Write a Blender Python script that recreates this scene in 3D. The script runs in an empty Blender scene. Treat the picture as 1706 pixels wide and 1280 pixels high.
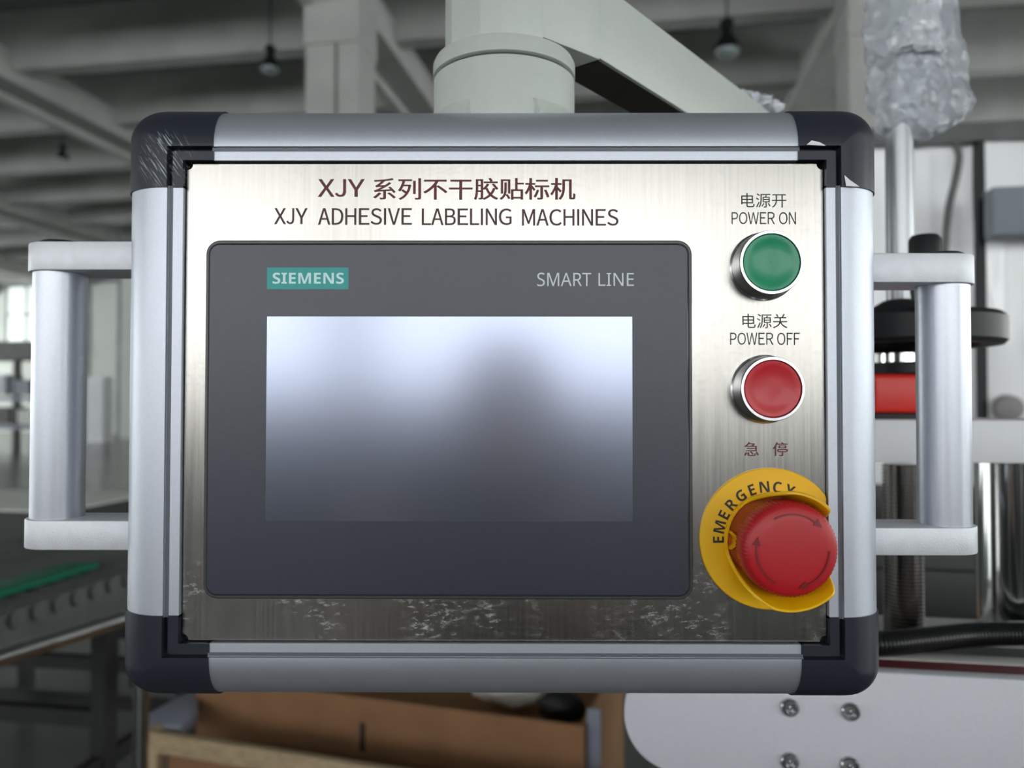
import bpy, bmesh, math, random
from mathutils import Vector, Matrix, noise
C = bpy.context.scene.collection
SC = bpy.context.scene
random.seed(7)

# ------------------------------------------------------------------ camera
EYE = Vector((0.02494, -0.33354, 1.45805))
FPX = 1289.0
YAW, PITCH, ROLL = 0.0052, 0.0217005, -0.00115414
def cam_matrix():
    cy, sy = math.cos(YAW), math.sin(YAW); cp, sp = math.cos(PITCH), math.sin(PITCH); cr, sr = math.cos(ROLL), math.sin(ROLL)
    Rz = Matrix(((cy, -sy, 0), (sy, cy, 0), (0, 0, 1)))
    Rx = Matrix(((1, 0, 0), (0, cp, -sp), (0, sp, cp)))
    Ry = Matrix(((cr, 0, sr), (0, 1, 0), (-sr, 0, cr)))
    return Rz @ Rx @ Ry
CM = cam_matrix()
camd = bpy.data.cameras.new('camera'); cam = bpy.data.objects.new('camera', camd); C.objects.link(cam)
camd.sensor_width = 36.0; camd.lens = 36.0 * FPX / 1706.0; camd.clip_start = 0.01; camd.clip_end = 200
right, fwd, up = CM @ Vector((1, 0, 0)), CM @ Vector((0, 1, 0)), CM @ Vector((0, 0, 1))
cam.matrix_world = Matrix(((right.x, up.x, -fwd.x, EYE.x), (right.y, up.y, -fwd.y, EYE.y), (right.z, up.z, -fwd.z, EYE.z), (0, 0, 0, 1)))
camd.dof.use_dof = True; camd.dof.focus_distance = 0.33; camd.dof.aperture_fstop = 8.5
SC.camera = cam

# ------------------------------------------------------------------ world and exposure
SC.view_settings.view_transform = 'Standard'; SC.view_settings.look = 'None'
SC.view_settings.gamma = 1.0; SC.view_settings.use_curve_mapping = False
SC.view_settings.exposure = 0.0
w = bpy.data.worlds.new('world'); SC.world = w; w.use_nodes = True
bg = w.node_tree.nodes.get('Background') or w.node_tree.nodes.new('ShaderNodeBackground')
bg.inputs[0].default_value = (0.80, 0.88, 1.0, 1); bg.inputs[1].default_value = 1.0
WINDOW_LIGHT = 4.4          # daylight coming through the panes of the hall windows

# ------------------------------------------------------------------ pixel / hall helpers
def ray(px, py):
    return CM @ Vector(((px - 853.0) / FPX, 1.0, -(py - 640.0) / FPX))
def P(px, py, Y=0.0):                      # point at world depth Y
    d = ray(px, py); return EYE + d * ((Y - EYE.y) / d.y)
HA = math.radians(9.0); HC, HS = math.cos(HA), math.sin(HA)
def HW(u, v, z):                           # hall coordinates (u across, v along, z up) to world
    return Vector((EYE.x + u * HC + v * HS, EYE.y - u * HS + v * HC, z))
def toH(p):
    x, y = p.x - EYE.x, p.y - EYE.y
    return Vector((x * HC - y * HS, x * HS + y * HC, p.z))
def PV(px, py, v):                         # point of a hall plane v = const, in hall coordinates
    d = ray(px, py); dv = d.x * HS + d.y * HC
    return toH(EYE + d * (v / dv))
def PZ(px, py, z):                         # point on a level plane
    d = ray(px, py); return EYE + d * ((z - EYE.z) / d.z)

# ------------------------------------------------------------------ materials
def lin(c):
    return tuple(((x / 255.0) / 12.92 if x <= 10 else (((x / 255.0) + 0.055) / 1.055) ** 2.4) for x in c)
def newmat(name):
    m = bpy.data.materials.new(name); m.use_nodes = True
    nt = m.node_tree; return m, nt, nt.nodes['Principled BSDF']
def mat(name, col, rough=0.5, metal=0.0, noise_amt=0.0, scale=20.0, bump=0.0, stretch=(1, 1, 1), spec=0.5, coat=0.0, emit=0.0, col2=None, bscale=None, rvar=0.0):
    m, nt, b = newmat(name)
    N = nt.nodes.new; L = nt.links.new
    b.inputs['Base Color'].default_value = (*col, 1); b.inputs['Roughness'].default_value = rough
    b.inputs['Metallic'].default_value = metal; b.inputs['Specular IOR Level'].default_value = spec
    b.inputs['Coat Weight'].default_value = coat
    if emit:
        b.inputs['Emission Color'].default_value = (*col, 1); b.inputs['Emission Strength'].default_value = emit
    if noise_amt or bump or col2 or rvar:
        tc = N('ShaderNodeTexCoord'); mp = N('ShaderNodeMapping'); mp.inputs['Scale'].default_value = stretch
        L(tc.outputs['Object'], mp.inputs['Vector'])
        nz = N('ShaderNodeTexNoise'); nz.inputs['Scale'].default_value = scale; nz.inputs['Detail'].default_value = 5
        L(mp.outputs[0], nz.inputs['Vector'])
        if noise_amt or col2:
            mx = N('ShaderNodeMix'); mx.data_type = 'RGBA'
            c2 = col2 or tuple(x * (1 - noise_amt) for x in col)
            mx.inputs[6].default_value = (*c2, 1); mx.inputs[7].default_value = (*col, 1)
            rp = N('ShaderNodeValToRGB'); rp.color_ramp.elements[0].position = 0.35; rp.color_ramp.elements[1].position = 0.65
            L(nz.outputs['Fac'], rp.inputs[0]); L(rp.outputs[0], mx.inputs[0]); L(mx.outputs[2], b.inputs['Base Color'])
        if rvar:
            mr = N('ShaderNodeMapRange'); mr.inputs['To Min'].default_value = rough - rvar; mr.inputs['To Max'].default_value = rough + rvar
            L(nz.outputs['Fac'], mr.inputs['Value']); L(mr.outputs[0], b.inputs['Roughness'])
        if bump:
            bn = N('ShaderNodeTexNoise'); bn.inputs['Scale'].default_value = bscale or scale * 3; bn.inputs['Detail'].default_value = 3
            L(mp.outputs[0], bn.inputs['Vector'])
            bp = N('ShaderNodeBump'); bp.inputs['Strength'].default_value = bump; bp.inputs['Distance'].default_value = 0.001
            L(bn.outputs['Fac'], bp.inputs['Height']); L(bp.outputs[0], b.inputs['Normal'])
    return m

def steel_plate():
    m, nt, b = newmat('brushed_steel'); N = nt.nodes.new; L = nt.links.new
    tc = N('ShaderNodeTexCoord')
    mp = N('ShaderNodeMapping'); mp.inputs['Scale'].default_value = (900, 900, 16); L(tc.outputs['Object'], mp.inputs[0])
    n1 = N('ShaderNodeTexNoise'); n1.inputs['Scale'].default_value = 1.0; n1.inputs['Detail'].default_value = 4; L(mp.outputs[0], n1.inputs['Vector'])
    # scuffs and dried adhesive, mostly along the lower edge and the corners
    n2 = N('ShaderNodeTexNoise'); n2.inputs['Scale'].default_value = 420; n2.inputs['Detail'].default_value = 8; n2.inputs['Roughness'].default_value = .7
    mp2 = N('ShaderNodeMapping'); mp2.inputs['Scale'].default_value = (.6, 1, 1.3); mp2.inputs['Rotation'].default_value = (0, .5, 0); L(tc.outputs['Object'], mp2.inputs[0]); L(mp2.outputs[0], n2.inputs['Vector'])
    r2 = N('ShaderNodeValToRGB'); r2.color_ramp.elements[0].position = .50; r2.color_ramp.elements[1].position = .74; L(n2.outputs['Fac'], r2.inputs[0])
    n3 = N('ShaderNodeTexNoise'); n3.inputs['Scale'].default_value = 22; n3.inputs['Detail'].default_value = 3; L(tc.outputs['Object'], n3.inputs['Vector'])
    r3 = N('ShaderNodeValToRGB'); r3.color_ramp.elements[0].position = .42; r3.color_ramp.elements[1].position = .58; L(n3.outputs['Fac'], r3.inputs[0])
    mul = N('ShaderNodeMath'); mul.operation = 'MULTIPLY'; L(r2.outputs[0], mul.inputs[0]); L(r3.outputs[0], mul.inputs[1])
    sep = N('ShaderNodeSeparateXYZ'); L(tc.outputs['Object'], sep.inputs[0])
    mr = N('ShaderNodeMapRange'); mr.inputs['From Min'].default_value = -.03; mr.inputs['From Max'].default_value = -.088
    mr.inputs['To Min'].default_value = .22; mr.inputs['To Max'].default_value = 1.0; L(sep.outputs[2], mr.inputs[0])
    mul2 = N('ShaderNodeMath'); mul2.operation = 'MULTIPLY'; L(mul.outputs[0], mul2.inputs[0]); L(mr.outputs[0], mul2.inputs[1])
    base = N('ShaderNodeMix'); base.data_type = 'RGBA'
    base.inputs[6].default_value = (.31, .298, .28, 1); base.inputs[7].default_value = (.43, .415, .39, 1)
    L(n1.outputs['Fac'], base.inputs[0])
    sc = N('ShaderNodeMix'); sc.data_type = 'RGBA'; L(mul2.outputs[0], sc.inputs[0]); L(base.outputs[2], sc.inputs[6]); sc.inputs[7].default_value = (.50, .49, .48, 1)
    L(sc.outputs[2], b.inputs['Base Color'])
    me = N('ShaderNodeMapRange'); me.inputs['To Min'].default_value = 1.0; me.inputs['To Max'].default_value = .0; L(mul2.outputs[0], me.inputs[0]); L(me.outputs[0], b.inputs['Metallic'])
    ro = N('ShaderNodeMapRange'); ro.inputs['To Min'].default_value = .21; ro.inputs['To Max'].default_value = .27; L(n1.outputs['Fac'], ro.inputs[0]); L(ro.outputs[0], b.inputs['Roughness'])
    bp = N('ShaderNodeBump'); bp.inputs['Strength'].default_value = .15; bp.inputs['Distance'].default_value = .00005
    L(n1.outputs['Fac'], bp.inputs['Height']); L(bp.outputs[0], b.inputs['Normal'])
    return m

def cap_mat():
    # dark plastic with pale scuffs near the inner corner of the moulding
    m, nt, b = newmat('corner_plastic'); N = nt.nodes.new; L = nt.links.new
    tc = N('ShaderNodeTexCoord')
    mp0 = N('ShaderNodeMapping'); mp0.inputs['Rotation'].default_value = (0, math.radians(35), 0); L(tc.outputs['Object'], mp0.inputs[0])
    mp = N('ShaderNodeMapping'); mp.inputs['Scale'].default_value = (1500, 300, 130); L(mp0.outputs[0], mp.inputs[0])
    n1 = N('ShaderNodeTexNoise'); n1.inputs['Scale'].default_value = 1; n1.inputs['Detail'].default_value = 3; L(mp.outputs[0], n1.inputs['Vector'])
    r1 = N('ShaderNodeValToRGB'); r1.color_ramp.elements[0].position = .55; r1.color_ramp.elements[1].position = .66; L(n1.outputs['Fac'], r1.inputs[0])
    vd = N('ShaderNodeVectorMath'); vd.operation = 'DISTANCE'; L(tc.outputs['Object'], vd.inputs[0]); vd.inputs[1].default_value = (.0005, -.02, -.001)
    sx = N('ShaderNodeSeparateXYZ'); L(tc.outputs['Object'], sx.inputs[0])
    cmb = N('ShaderNodeCombineXYZ'); L(sx.outputs[0], cmb.inputs[0]); L(sx.outputs[2], cmb.inputs[2]); L(cmb.outputs[0], vd.inputs[0]); vd.inputs[1].default_value = (.0005, 0, -.0070)
    mr = N('ShaderNodeMapRange'); mr.inputs['From Min'].default_value = .007; mr.inputs['From Max'].default_value = .0135; mr.inputs['To Min'].default_value = 1; mr.inputs['To Max'].default_value = 0; L(vd.outputs['Value'], mr.inputs[0])
    oi = N('ShaderNodeObjectInfo')
    at = N('ShaderNodeAttribute'); at.attribute_type = 'OBJECT'; at.attribute_name = 'scuff'
    mu = N('ShaderNodeMath'); mu.operation = 'MULTIPLY'; L(r1.outputs[0], mu.inputs[0]); L(mr.outputs[0], mu.inputs[1])
    mu2 = N('ShaderNodeMath'); mu2.operation = 'MULTIPLY'; L(mu.outputs[0], mu2.inputs[0]); L(at.outputs['Fac'], mu2.inputs[1])
    mx = N('ShaderNodeMix'); mx.data_type = 'RGBA'; L(mu2.outputs[0], mx.inputs[0])
    mx.inputs[6].default_value = (.020, .023, .035, 1); mx.inputs[7].default_value = (.42, .47, .52, 1)
    L(mx.outputs[2], b.inputs['Base Color']); b.inputs['Roughness'].default_value = .36; b.inputs['Specular IOR Level'].default_value = .32
    return m

M = {}
M['steel'] = steel_plate()
M['alu'] = mat('anodised_aluminium', (.52, .545, .615), rough=.42, metal=.75, noise_amt=.04, scale=900, bump=.06, bscale=2500)
M['alu_cast'] = mat('satin_aluminium', (.72, .74, .79), rough=.5, metal=.35, noise_amt=.06, scale=160, bump=.18, bscale=1400)
M['alu_rod'] = mat('anodised_tube', (.50, .52, .58), rough=.36, metal=.8, noise_amt=.04, scale=600, bump=.05, bscale=2500)
M['cap'] = cap_mat()
M['black'] = mat('black_plastic', (.012, .012, .014), rough=.45, spec=.28)
M['groove'] = mat('dark_groove', (.13, .14, .16), rough=.5, metal=.5)
M['bezel'] = mat('slate_bezel', (.017, .021, .042), rough=.36, noise_amt=.1, scale=500, bump=.08, bscale=2500, spec=.7)
M['bezel_rim'] = mat('bezel_rim', (.045, .045, .045), rough=.35, spec=.6)
M['gasket'] = mat('gasket', (.01, .01, .011), rough=.6)
M['display'] = mat('lcd_surface', (.28, .305, .39), rough=.195, metal=.9, noise_amt=.05, scale=4000)
M['teal'] = mat('teal_print', lin((0, 152, 148)), rough=.4)
M['white_print'] = mat('pale_print', (.62, .68, .74), rough=.5)
M['logo_print'] = mat('pale_logo_print', (.60, .85, .88), rough=.5)
M['maroon'] = mat('maroon_print', (.11, .014, .012), rough=.55)
M['brown_print'] = mat('brown_print', (.055, .018, .02), rough=.55)
M['ink'] = mat('black_print', (.02, .018, .018), rough=.55)
M['red_print'] = mat('red_print', (.23, .02, .025), rough=.55)
M['chrome'] = mat('chrome', (.78, .79, .80), rough=.10, metal=1.0)
M['chrome_soft'] = mat('satin_chrome', (.62, .63, .65), rough=.24, metal=1.0)
M['rod_grey'] = mat('ground_rod', (.34, .35, .37), rough=.34, metal=.9)
M['green_btn'] = mat('green_button', lin((20, 140, 100)), rough=.33, coat=.1)
M['red_btn'] = mat('red_button', lin((190, 30, 42)), rough=.38, coat=.1)
M['red_mush'] = mat('red_mushroom', lin((176, 22, 32)), rough=.42)
M['red_dark'] = mat('dark_red_relief', lin((120, 14, 22)), rough=.5)
M['yellow'] = mat('yellow_plastic', lin((236, 182, 8)), rough=.36, coat=.15)
M['powder'] = mat('grey_powder_coat', (.50, .53, .50), rough=.42, noise_amt=.03, scale=200, bump=.05, bscale=900)
M['concrete'] = mat('painted_beam', (.50, .50, .49), rough=.8, noise_amt=.15, scale=1.5)
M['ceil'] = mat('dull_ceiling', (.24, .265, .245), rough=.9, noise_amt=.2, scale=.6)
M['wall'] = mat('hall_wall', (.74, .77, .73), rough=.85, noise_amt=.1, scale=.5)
M['wall_low'] = mat('grey_partition', (.30, .33, .35), rough=.7, noise_amt=.3, scale=2)
M['floor'] = mat('sealed_floor', (.17, .175, .17), rough=.22, noise_amt=.25, scale=.8, rvar=.06)
M['side_pane'] = mat('side_daylit_pane', (.93, .97, .95), rough=.5, emit=WINDOW_LIGHT * 1.45)
M['sky_pane'] = mat('daylit_pane', (.95, .97, .97), rough=.5, emit=WINDOW_LIGHT)
M['far_pane'] = mat('far_daylit_pane', (.88, .96, .92), rough=.5, emit=.6)
M['dark_metal'] = mat('dark_machine_paint', (.025, .026, .026), rough=.5, noise_amt=.3, scale=6)
M['mid_metal'] = mat('grey_machine_paint', (.10, .105, .105), rough=.45, noise_amt=.3, scale=8)
M['green'] = mat('green_guide_plastic', (.005, .16, .085), rough=.6, spec=.25)
M['stainless'] = mat('stainless_tube', (.36, .36, .36), rough=.22, metal=1.0, noise_amt=.1, scale=60)
M['carton'] = mat('corrugated_cardboard', (.34, .175, .085), rough=.85, noise_amt=.18, scale=9, bump=.2)
M['wood'] = mat('pale_pine', (.56, .42, .26), rough=.7, noise_amt=.25, scale=14, stretch=(1, 8, 8))
M['film'] = mat('grey_blue_foam', (.30, .32, .40), rough=.5, noise_amt=.1, scale=8)
M['white_mach'] = mat('white_powder_plate', (.60, .61, .67), rough=.5, noise_amt=.05, scale=700, bump=.25, bscale=1500)
M['white_bar'] = mat('white_bar_paint', (.86, .87, .91), rough=.45, noise_amt=.03, scale=50)
M['screw'] = mat('dark_screw', (.42, .43, .45), rough=.22, metal=1.0)
M['thread'] = mat('oiled_screw_steel', (.20, .185, .18), rough=.22, metal=1.0)
M['orange_red'] = mat('signal_red_plastic', lin((222, 46, 36)), rough=.4)
M['belt_red'] = mat('dark_red_belt', (.13, .012, .018), rough=.6)
M['pale_trim'] = mat('pale_edge_trim', (.60, .58, .56), rough=.5)
M['table_grey'] = mat('grey_table_top', (.07, .07, .072), rough=.6, metal=.0, noise_amt=.1, scale=40)
M['tile_grey'] = mat('light_grey_plate', (.40, .40, .38), rough=.5, metal=.3)
M['hose'] = mat('black_hose', (.008, .008, .009), rough=.3)
M['white_cloth'] = mat('white_cloth', (.7, .68, .64), rough=.8)
M['glass_lamp'] = mat('lamp_glass', (.26, .31, .31), rough=.25)
M['person_dark'] = mat('dark_jacket', (.02, .022, .028), rough=.8)
M['skin'] = mat('skin', (.42, .26, .19), rough=.5)
M['residue'] = mat('tape_residue', (.8, .8, .84), rough=.6)

def wrap_mat(name, trans, tint=(.82, .85, .93), sc=60):
    m, nt, b = newmat(name); N = nt.nodes.new; L = nt.links.new
    out = [n for n in nt.nodes if n.type == 'OUTPUT_MATERIAL'][0]
    b.inputs['Roughness'].default_value = .16; b.inputs['Specular IOR Level'].default_value = .9
    tc = N('ShaderNodeTexCoord'); mp = N('ShaderNodeMapping'); mp.inputs['Scale'].default_value = (1, 1, .6); L(tc.outputs['Object'], mp.inputs[0])
    nz = N('ShaderNodeTexNoise'); nz.noise_type = 'RIDGED_MULTIFRACTAL'; nz.inputs['Scale'].default_value = sc; nz.inputs['Detail'].default_value = 6; nz.inputs['Roughness'].default_value = .6; L(mp.outputs[0], nz.inputs['Vector'])
    vo = N('ShaderNodeTexVoronoi'); vo.inputs['Scale'].default_value = sc * 1.6; L(mp.outputs[0], vo.inputs['Vector'])
    ad = N('ShaderNodeMath'); ad.operation = 'ADD'; L(nz.outputs['Fac'], ad.inputs[0]); L(vo.outputs['Distance'], ad.inputs[1])
    bp = N('ShaderNodeBump'); bp.inputs['Strength'].default_value = 1.0; bp.inputs['Distance'].default_value = .007; L(ad.outputs[0], bp.inputs['Height']); L(bp.outputs[0], b.inputs['Normal'])
    rp = N('ShaderNodeMapRange'); rp.inputs['From Min'].default_value = .25; rp.inputs['From Max'].default_value = 1.1; L(nz.outputs['Fac'], rp.inputs[0])
    cm = N('ShaderNodeMix'); cm.data_type = 'RGBA'; cm.inputs[6].default_value = (*[c * .8 for c in tint], 1); cm.inputs[7].default_value = (.93, .94, .96, 1); L(rp.outputs[0], cm.inputs[0]); L(cm.outputs[2], b.inputs['Base Color'])  # film colour whitened along the ridges as painted crease highlights
    tr = N('ShaderNodeBsdfTransparent'); tr.inputs[0].default_value = (.93, .95, .98, 1)
    r2 = N('ShaderNodeMapRange'); r2.inputs['To Min'].default_value = min(1, trans * 1.25); r2.inputs['To Max'].default_value = trans * .15; L(rp.outputs[0], r2.inputs[0])
    mx = N('ShaderNodeMixShader'); L(r2.outputs[0], mx.inputs[0]); L(b.outputs[0], mx.inputs[1]); L(tr.outputs[0], mx.inputs[2]); L(mx.outputs[0], out.inputs[0])
    return m
M['wrap'] = wrap_mat('bubble_wrap', .46)
M['wrap_dense'] = wrap_mat('crumpled_film', .15)
M['curtain'] = mat('white_glossy_film', (.92, .93, .95), rough=.2, noise_amt=.08, scale=3, bump=.4, bscale=9, stretch=(1, 1, .3))

# ------------------------------------------------------------------ mesh builder
class MB:
    def __init__(s): s.v = []; s.f = []
    def add(s, vs, fs):
        n = len(s.v); s.v += [Vector(p) for p in vs]; s.f += [tuple(i + n for i in f) for f in fs]; return s
    def box(s, a, b, T=None):               # axis aligned corners a,b, mapped by T
        a, b = Vector(a), Vector(b)
        vs = [Vector((x, y, z)) for z in (a.z, b.z) for y in (a.y, b.y) for x in (a.x, b.x)]
        if T: vs = [T(p.x, p.y, p.z) for p in vs]
        return s.add(vs, [(0, 2, 3, 1), (4, 5, 7, 6), (0, 1, 5, 4), (2, 6, 7, 3), (0, 4, 6, 2), (1, 3, 7, 5)])
    def prism(s, pts, ext):                 # pts 3-D loop, extruded by vector ext
        n = len(pts); ext = Vector(ext)
        vs = [Vector(p) for p in pts] + [Vector(p) + ext for p in pts]
        fs = [tuple(range(n))[::-1], tuple(range(n, 2 * n))] + [(i, (i + 1) % n, n + (i + 1) % n, n + i) for i in range(n)]
        return s.add(vs, fs)
    def lathe(s, prof, o, axis, seg=48, rfun=None, cap=True):   # prof list of (r, h) along axis
        axis = Vector(axis).normalized(); o = Vector(o)
        t = Vector((0, 0, 1)) if abs(axis.z) < .9 else Vector((1, 0, 0))
        e1 = axis.cross(t).normalized(); e2 = axis.cross(e1)
        vs = []
        for r, h in prof:
            for k in range(seg):
                a = 2 * math.pi * k / seg; rr = r * (rfun(a, r, h) if rfun else 1)
                vs.append(o + axis * h + (e1 * math.cos(a) + e2 * math.sin(a)) * rr)
        fs = []
        for j in range(len(prof) - 1):
            for k in range(seg):
                k2 = (k + 1) % seg; fs.append((j * seg + k, j * seg + k2, (j + 1) * seg + k2, (j + 1) * seg + k))
        if cap:
            fs.append(tuple(range(seg))[::-1]); fs.append(tuple(range((len(prof) - 1) * seg, len(prof) * seg)))
        return s.add(vs, fs)
    def cyl(s, p0, p1, r, seg=32, r1=None, bev=0.0):
        p0, p1 = Vector(p0), Vector(p1); L = (p1 - p0).length; r1 = r if r1 is None else r1
        pr = [(r, 0), (r1, L)] if not bev else [(r - bev, 0), (r, bev), (r1, L - bev), (r1 - bev, L)]
        return s.lathe(pr, p0, p1 - p0, seg)
    def tube(s, pts, r, seg=16, rad=None):
        pts = [Vector(p) for p in pts]; n = len(pts); prev = None; vs = []
        for i, p in enumerate(pts):
            t = (pts[min(i + 1, n - 1)] - pts[max(i - 1, 0)]).normalized()
            if prev is None:
                a = Vector((0, 0, 1)) if abs(t.z) < .9 else Vector((1, 0, 0)); e1 = t.cross(a).normalized()
            else:
                e1 = (prev - t * prev.dot(t)).normalized()
            prev = e1; e2 = t.cross(e1); rr = rad(i) if rad else r
            for k in range(seg):
                a = 2 * math.pi * k / seg; vs.append(p + (e1 * math.cos(a) + e2 * math.sin(a)) * rr)
        fs = [(i * seg + k, i * seg + (k + 1) % seg, (i + 1) * seg + (k + 1) % seg, (i + 1) * seg + k) for i in range(n - 1) for k in range(seg)]
        fs += [tuple(range(seg))[::-1], tuple(range((n - 1) * seg, n * seg))]
        return s.add(vs, fs)
    def build(s, name, m, parent=None, smooth=35, bevel=0.0, bseg=2, **kw):
        lo = Vector([min(p[i] for p in s.v) for i in range(3)]); hi = Vector([max(p[i] for p in s.v) for i in range(3)])
        o0 = (lo + hi) / 2
        me = bpy.data.meshes.new(name); me.from_pydata([tuple(p - o0) for p in s.v], [], s.f); me.update()
        bm = bmesh.new(); bm.from_mesh(me); bmesh.ops.recalc_face_normals(bm, faces=bm.faces)
        if bevel:
            es = [e for e in bm.edges if len(e.link_faces) == 2 and e.calc_face_angle(0) > math.radians(30)]
            bmesh.ops.bevel(bm, geom=es, offset=bevel, segments=bseg, profile=.5, affect='EDGES', clamp_overlap=True)
        for f in bm.faces: f.smooth = smooth > 0
        if smooth:
            for e in bm.edges:
                if len(e.link_faces) == 2 and e.calc_face_angle(0) > math.radians(smooth): e.smooth = False
        bm.to_mesh(me); bm.free()
        me.materials.append(M[m] if isinstance(m, str) else m)
        o = bpy.data.objects.new(name, me); C.objects.link(o)
        return place(o, o0, parent, **kw)
WL = {}
def place(o, wloc, parent=None, label=None, cat=None, group=None, kind=None):
    WL[o.name] = Vector(wloc)
    if parent is not None:
        o.parent = parent; o.location = Vector(wloc) - WL[parent.name]
    else: o.location = wloc
    if label: o['label'] = label
    if cat: o['category'] = cat
    if group: o['group'] = group
    if kind: o['kind'] = kind
    return o
def thing(name, loc, label, cat, group=None, parent=None):
    o = bpy.data.objects.new(name, None); o.empty_display_size = .05; C.objects.link(o)
    return place(o, loc, parent, label, cat, group)
def struct(mb, name, m, **k):
    return mb.build(name, m, None, kind='structure', **k)

# ------------------------------------------------------------------ flat lettering on a vertical face (facing the camera side)
def text_mesh(body, offset=0.0):
    cu = bpy.data.curves.new('t', 'FONT'); cu.body = body; cu.size = 1; cu.offset = offset; cu.resolution_u = 4
    o = bpy.data.objects.new('t', cu); C.objects.link(o)
    dg = bpy.context.evaluated_depsgraph_get(); me = bpy.data.meshes.new_from_object(o.evaluated_get(dg))
    vs = [v.co.copy() for v in me.vertices]; fs = [tuple(p.vertices) for p in me.polygons]
    bpy.data.objects.remove(o); bpy.data.curves.remove(cu); bpy.data.meshes.remove(me)
    return vs, fs
LW = dict(A=(15, 637, 15), B=(78, 549, 40), C=(44, 642, 36), D=(83, 595, 44), E=(80, 537, 40), F=(80, 510, 20), G=(44, 653, 81), H=(78, 566, 78), I=(92, 92, 92), J=(22, 402, 76),
          L=(78, 460, 18), M=(75, 683, 75), N=(76, 571, 76), O=(42, 697, 39), P=(79, 541, 47), Q=(42, 697, 39), R=(81, 602, 39), S=(48, 579, 40), T=(17, 577, 17), V=(18, 630, 18), W=(17, 910, 17), X=(18, 628, 20), Y=(15, 640, 12))
def grotesque(body, offset=0.0):
    """capital letters from the wide sans glyphs of the fallback font, re-spaced to grotesque widths"""
    V_, F_ = [], []; x = 0
    for ch in body:
        l_, w_, r_ = LW[ch]
        vs, fs = text_mesh(chr(0xFEE0 + ord(ch)), offset) if ch != 'I' else ([Vector((0, 0, 0)), Vector((1, 0, 0)), Vector((1, 1, 0)), Vector((0, 1, 0))], [(0, 1, 2, 3)])
        lx, hx = min(v.x for v in vs), max(v.x for v in vs); ly, hy = min(v.y for v in vs), max(v.y for v in vs)
        x += l_; n0 = len(V_); V_ += [Vector((x + (v.x - lx) / (hx - lx) * w_, (v.y - ly) / (hy - ly) * 718, 0)) for v in vs]
        F_ += [tuple(i + n0 for i in f) for f in fs]; x += w_ + r_
    return V_, F_
def sans(body, bold=False):
    return ''.join(chr((0x1D5D4 if bold else 0x1D5A0) + ord(c_) - 65) for c_ in body)
def lettering(words, Y, m, name, parent, offset=0.0, weight=0.0):
    """words: list of (string, px0, px1, py0, py1): each word's box on the face"""
    mb = MB()
    for body, x0, x1, y0, y1 in words:
        vs, fs = grotesque(body, offset) if body.isascii() else text_mesh(body, offset)
        lx, hx = min(v.x for v in vs), max(v.x for v in vs); ly, hy = min(v.y for v in vs), max(v.y for v in vs)
        a, b = P(x0, y1, Y), P(x1, y0, Y)
        q = [Vector((a.x + (v.x - lx) / (hx - lx) * (b.x - a.x), Y, a.z + (v.y - ly) / (hy - ly) * (b.z - a.z))) for v in vs]
        for k_, sh in enumerate((0, -weight, weight, -weight / 2, weight / 2) if weight else (0,)):
            mb.add([p_ + Vector((sh, -.000012 * k_, 0)) for p_ in q], fs)
    return mb.build(name, m, parent, smooth=0)

# =================================================================== THE SETTING
ZC = EYE.z + 6.15                       # ceiling
U0, U1, V0, V1 = -34.0, 15.0, -11.0, 32.0
struct(MB().box((U0, V0, -.2), (U1, V1, 0), HW), 'floor', 'floor')
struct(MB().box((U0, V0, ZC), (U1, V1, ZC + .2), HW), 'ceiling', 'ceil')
struct(MB().box((U0 - .3, V0, 0), (U0, V1, ZC), HW), 'wall_left', 'wall')
struct(MB().box((U1, V0, 0), (U1 + .3, V1, ZC), HW), 'wall_right', 'wall')
struct(MB().box((U0, V1, 0), (U1, V1 + .3, ZC), HW), 'wall_back', 'wall')
struct(MB().box((U0, V0 - .3, 0), (U1, V0, ZC), HW), 'wall_front', 'wall')
def window(n, kind, a0, a1, z0, z1, fixed, side, m='sky_pane', nx=4, nz=2):
    """window in a hall wall; the thing is a frame with separate panes as children"""
    def T(a, d, z):
        if kind == 'v': return HW(a, fixed + side * d, z)
        return HW(fixed + side * d, a, z)
    fr = MB(); t = .07
    for i in range(nx + 1):
        a = a0 + (a1 - a0) * i / nx; fr.box((a - t / 2, .0, z0), (a + t / 2, .08, z1), T)
    for j in range(nz + 1):
        z = z0 + (z1 - z0) * j / nz; fr.box((a0 - t / 2, .0, z - t / 2), (a1 + t / 2, .07, z + t / 2), T)
    f = fr.build('window_%d' % n, 'wall_low', None, smooth=0, kind='structure')
    for i in range(nx):
        for j in range(nz):
            A0 = a0 + (a1 - a0) * i / nx; A1 = a0 + (a1 - a0) * (i + 1) / nx; Z0 = z0 + (z1 - z0) * j / nz; Z1 = z0 + (z1 - z0) * (j + 1) / nz
            MB().box((A0, .01, Z0), (A1, .03, Z1), T).build('pane', m, f, smooth=0)
wn = 1
for a in (-26.5, -20, -13.5, -7, -0.5, 6):      # wall behind the photographer
    window(wn, 'v', a, a + 6.0, 1.55, 5.2, V0, 1); wn += 1
for a in (-9, 0, 9, 17, 25):                  # left wall, out of view; far ones added to light the back wall
    window(wn, 'u', a, a + 6.4, 1.0, 6.4, U0, 1, 'side_pane'); wn += 1
for a in (-9, -1, 8, 17):                  # right wall
    window(wn, 'u', a, a + 6, 1.4, 5.4, U1, -1, 'side_pane'); wn += 1
for x0, x1 in ((-75, -15), (12, 78), (250, 400), (440, 590), (900, 1050), (1100, 1250), (1750, 1850)):             # back wall
    a_, b_ = PV(x0, 572, V1), PV(x1, 476, V1)
    window(wn, 'v', a_.x, b_.x, a_.z, b_.z, V1, -1, 'far_pane', nx=2); wn += 1

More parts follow.
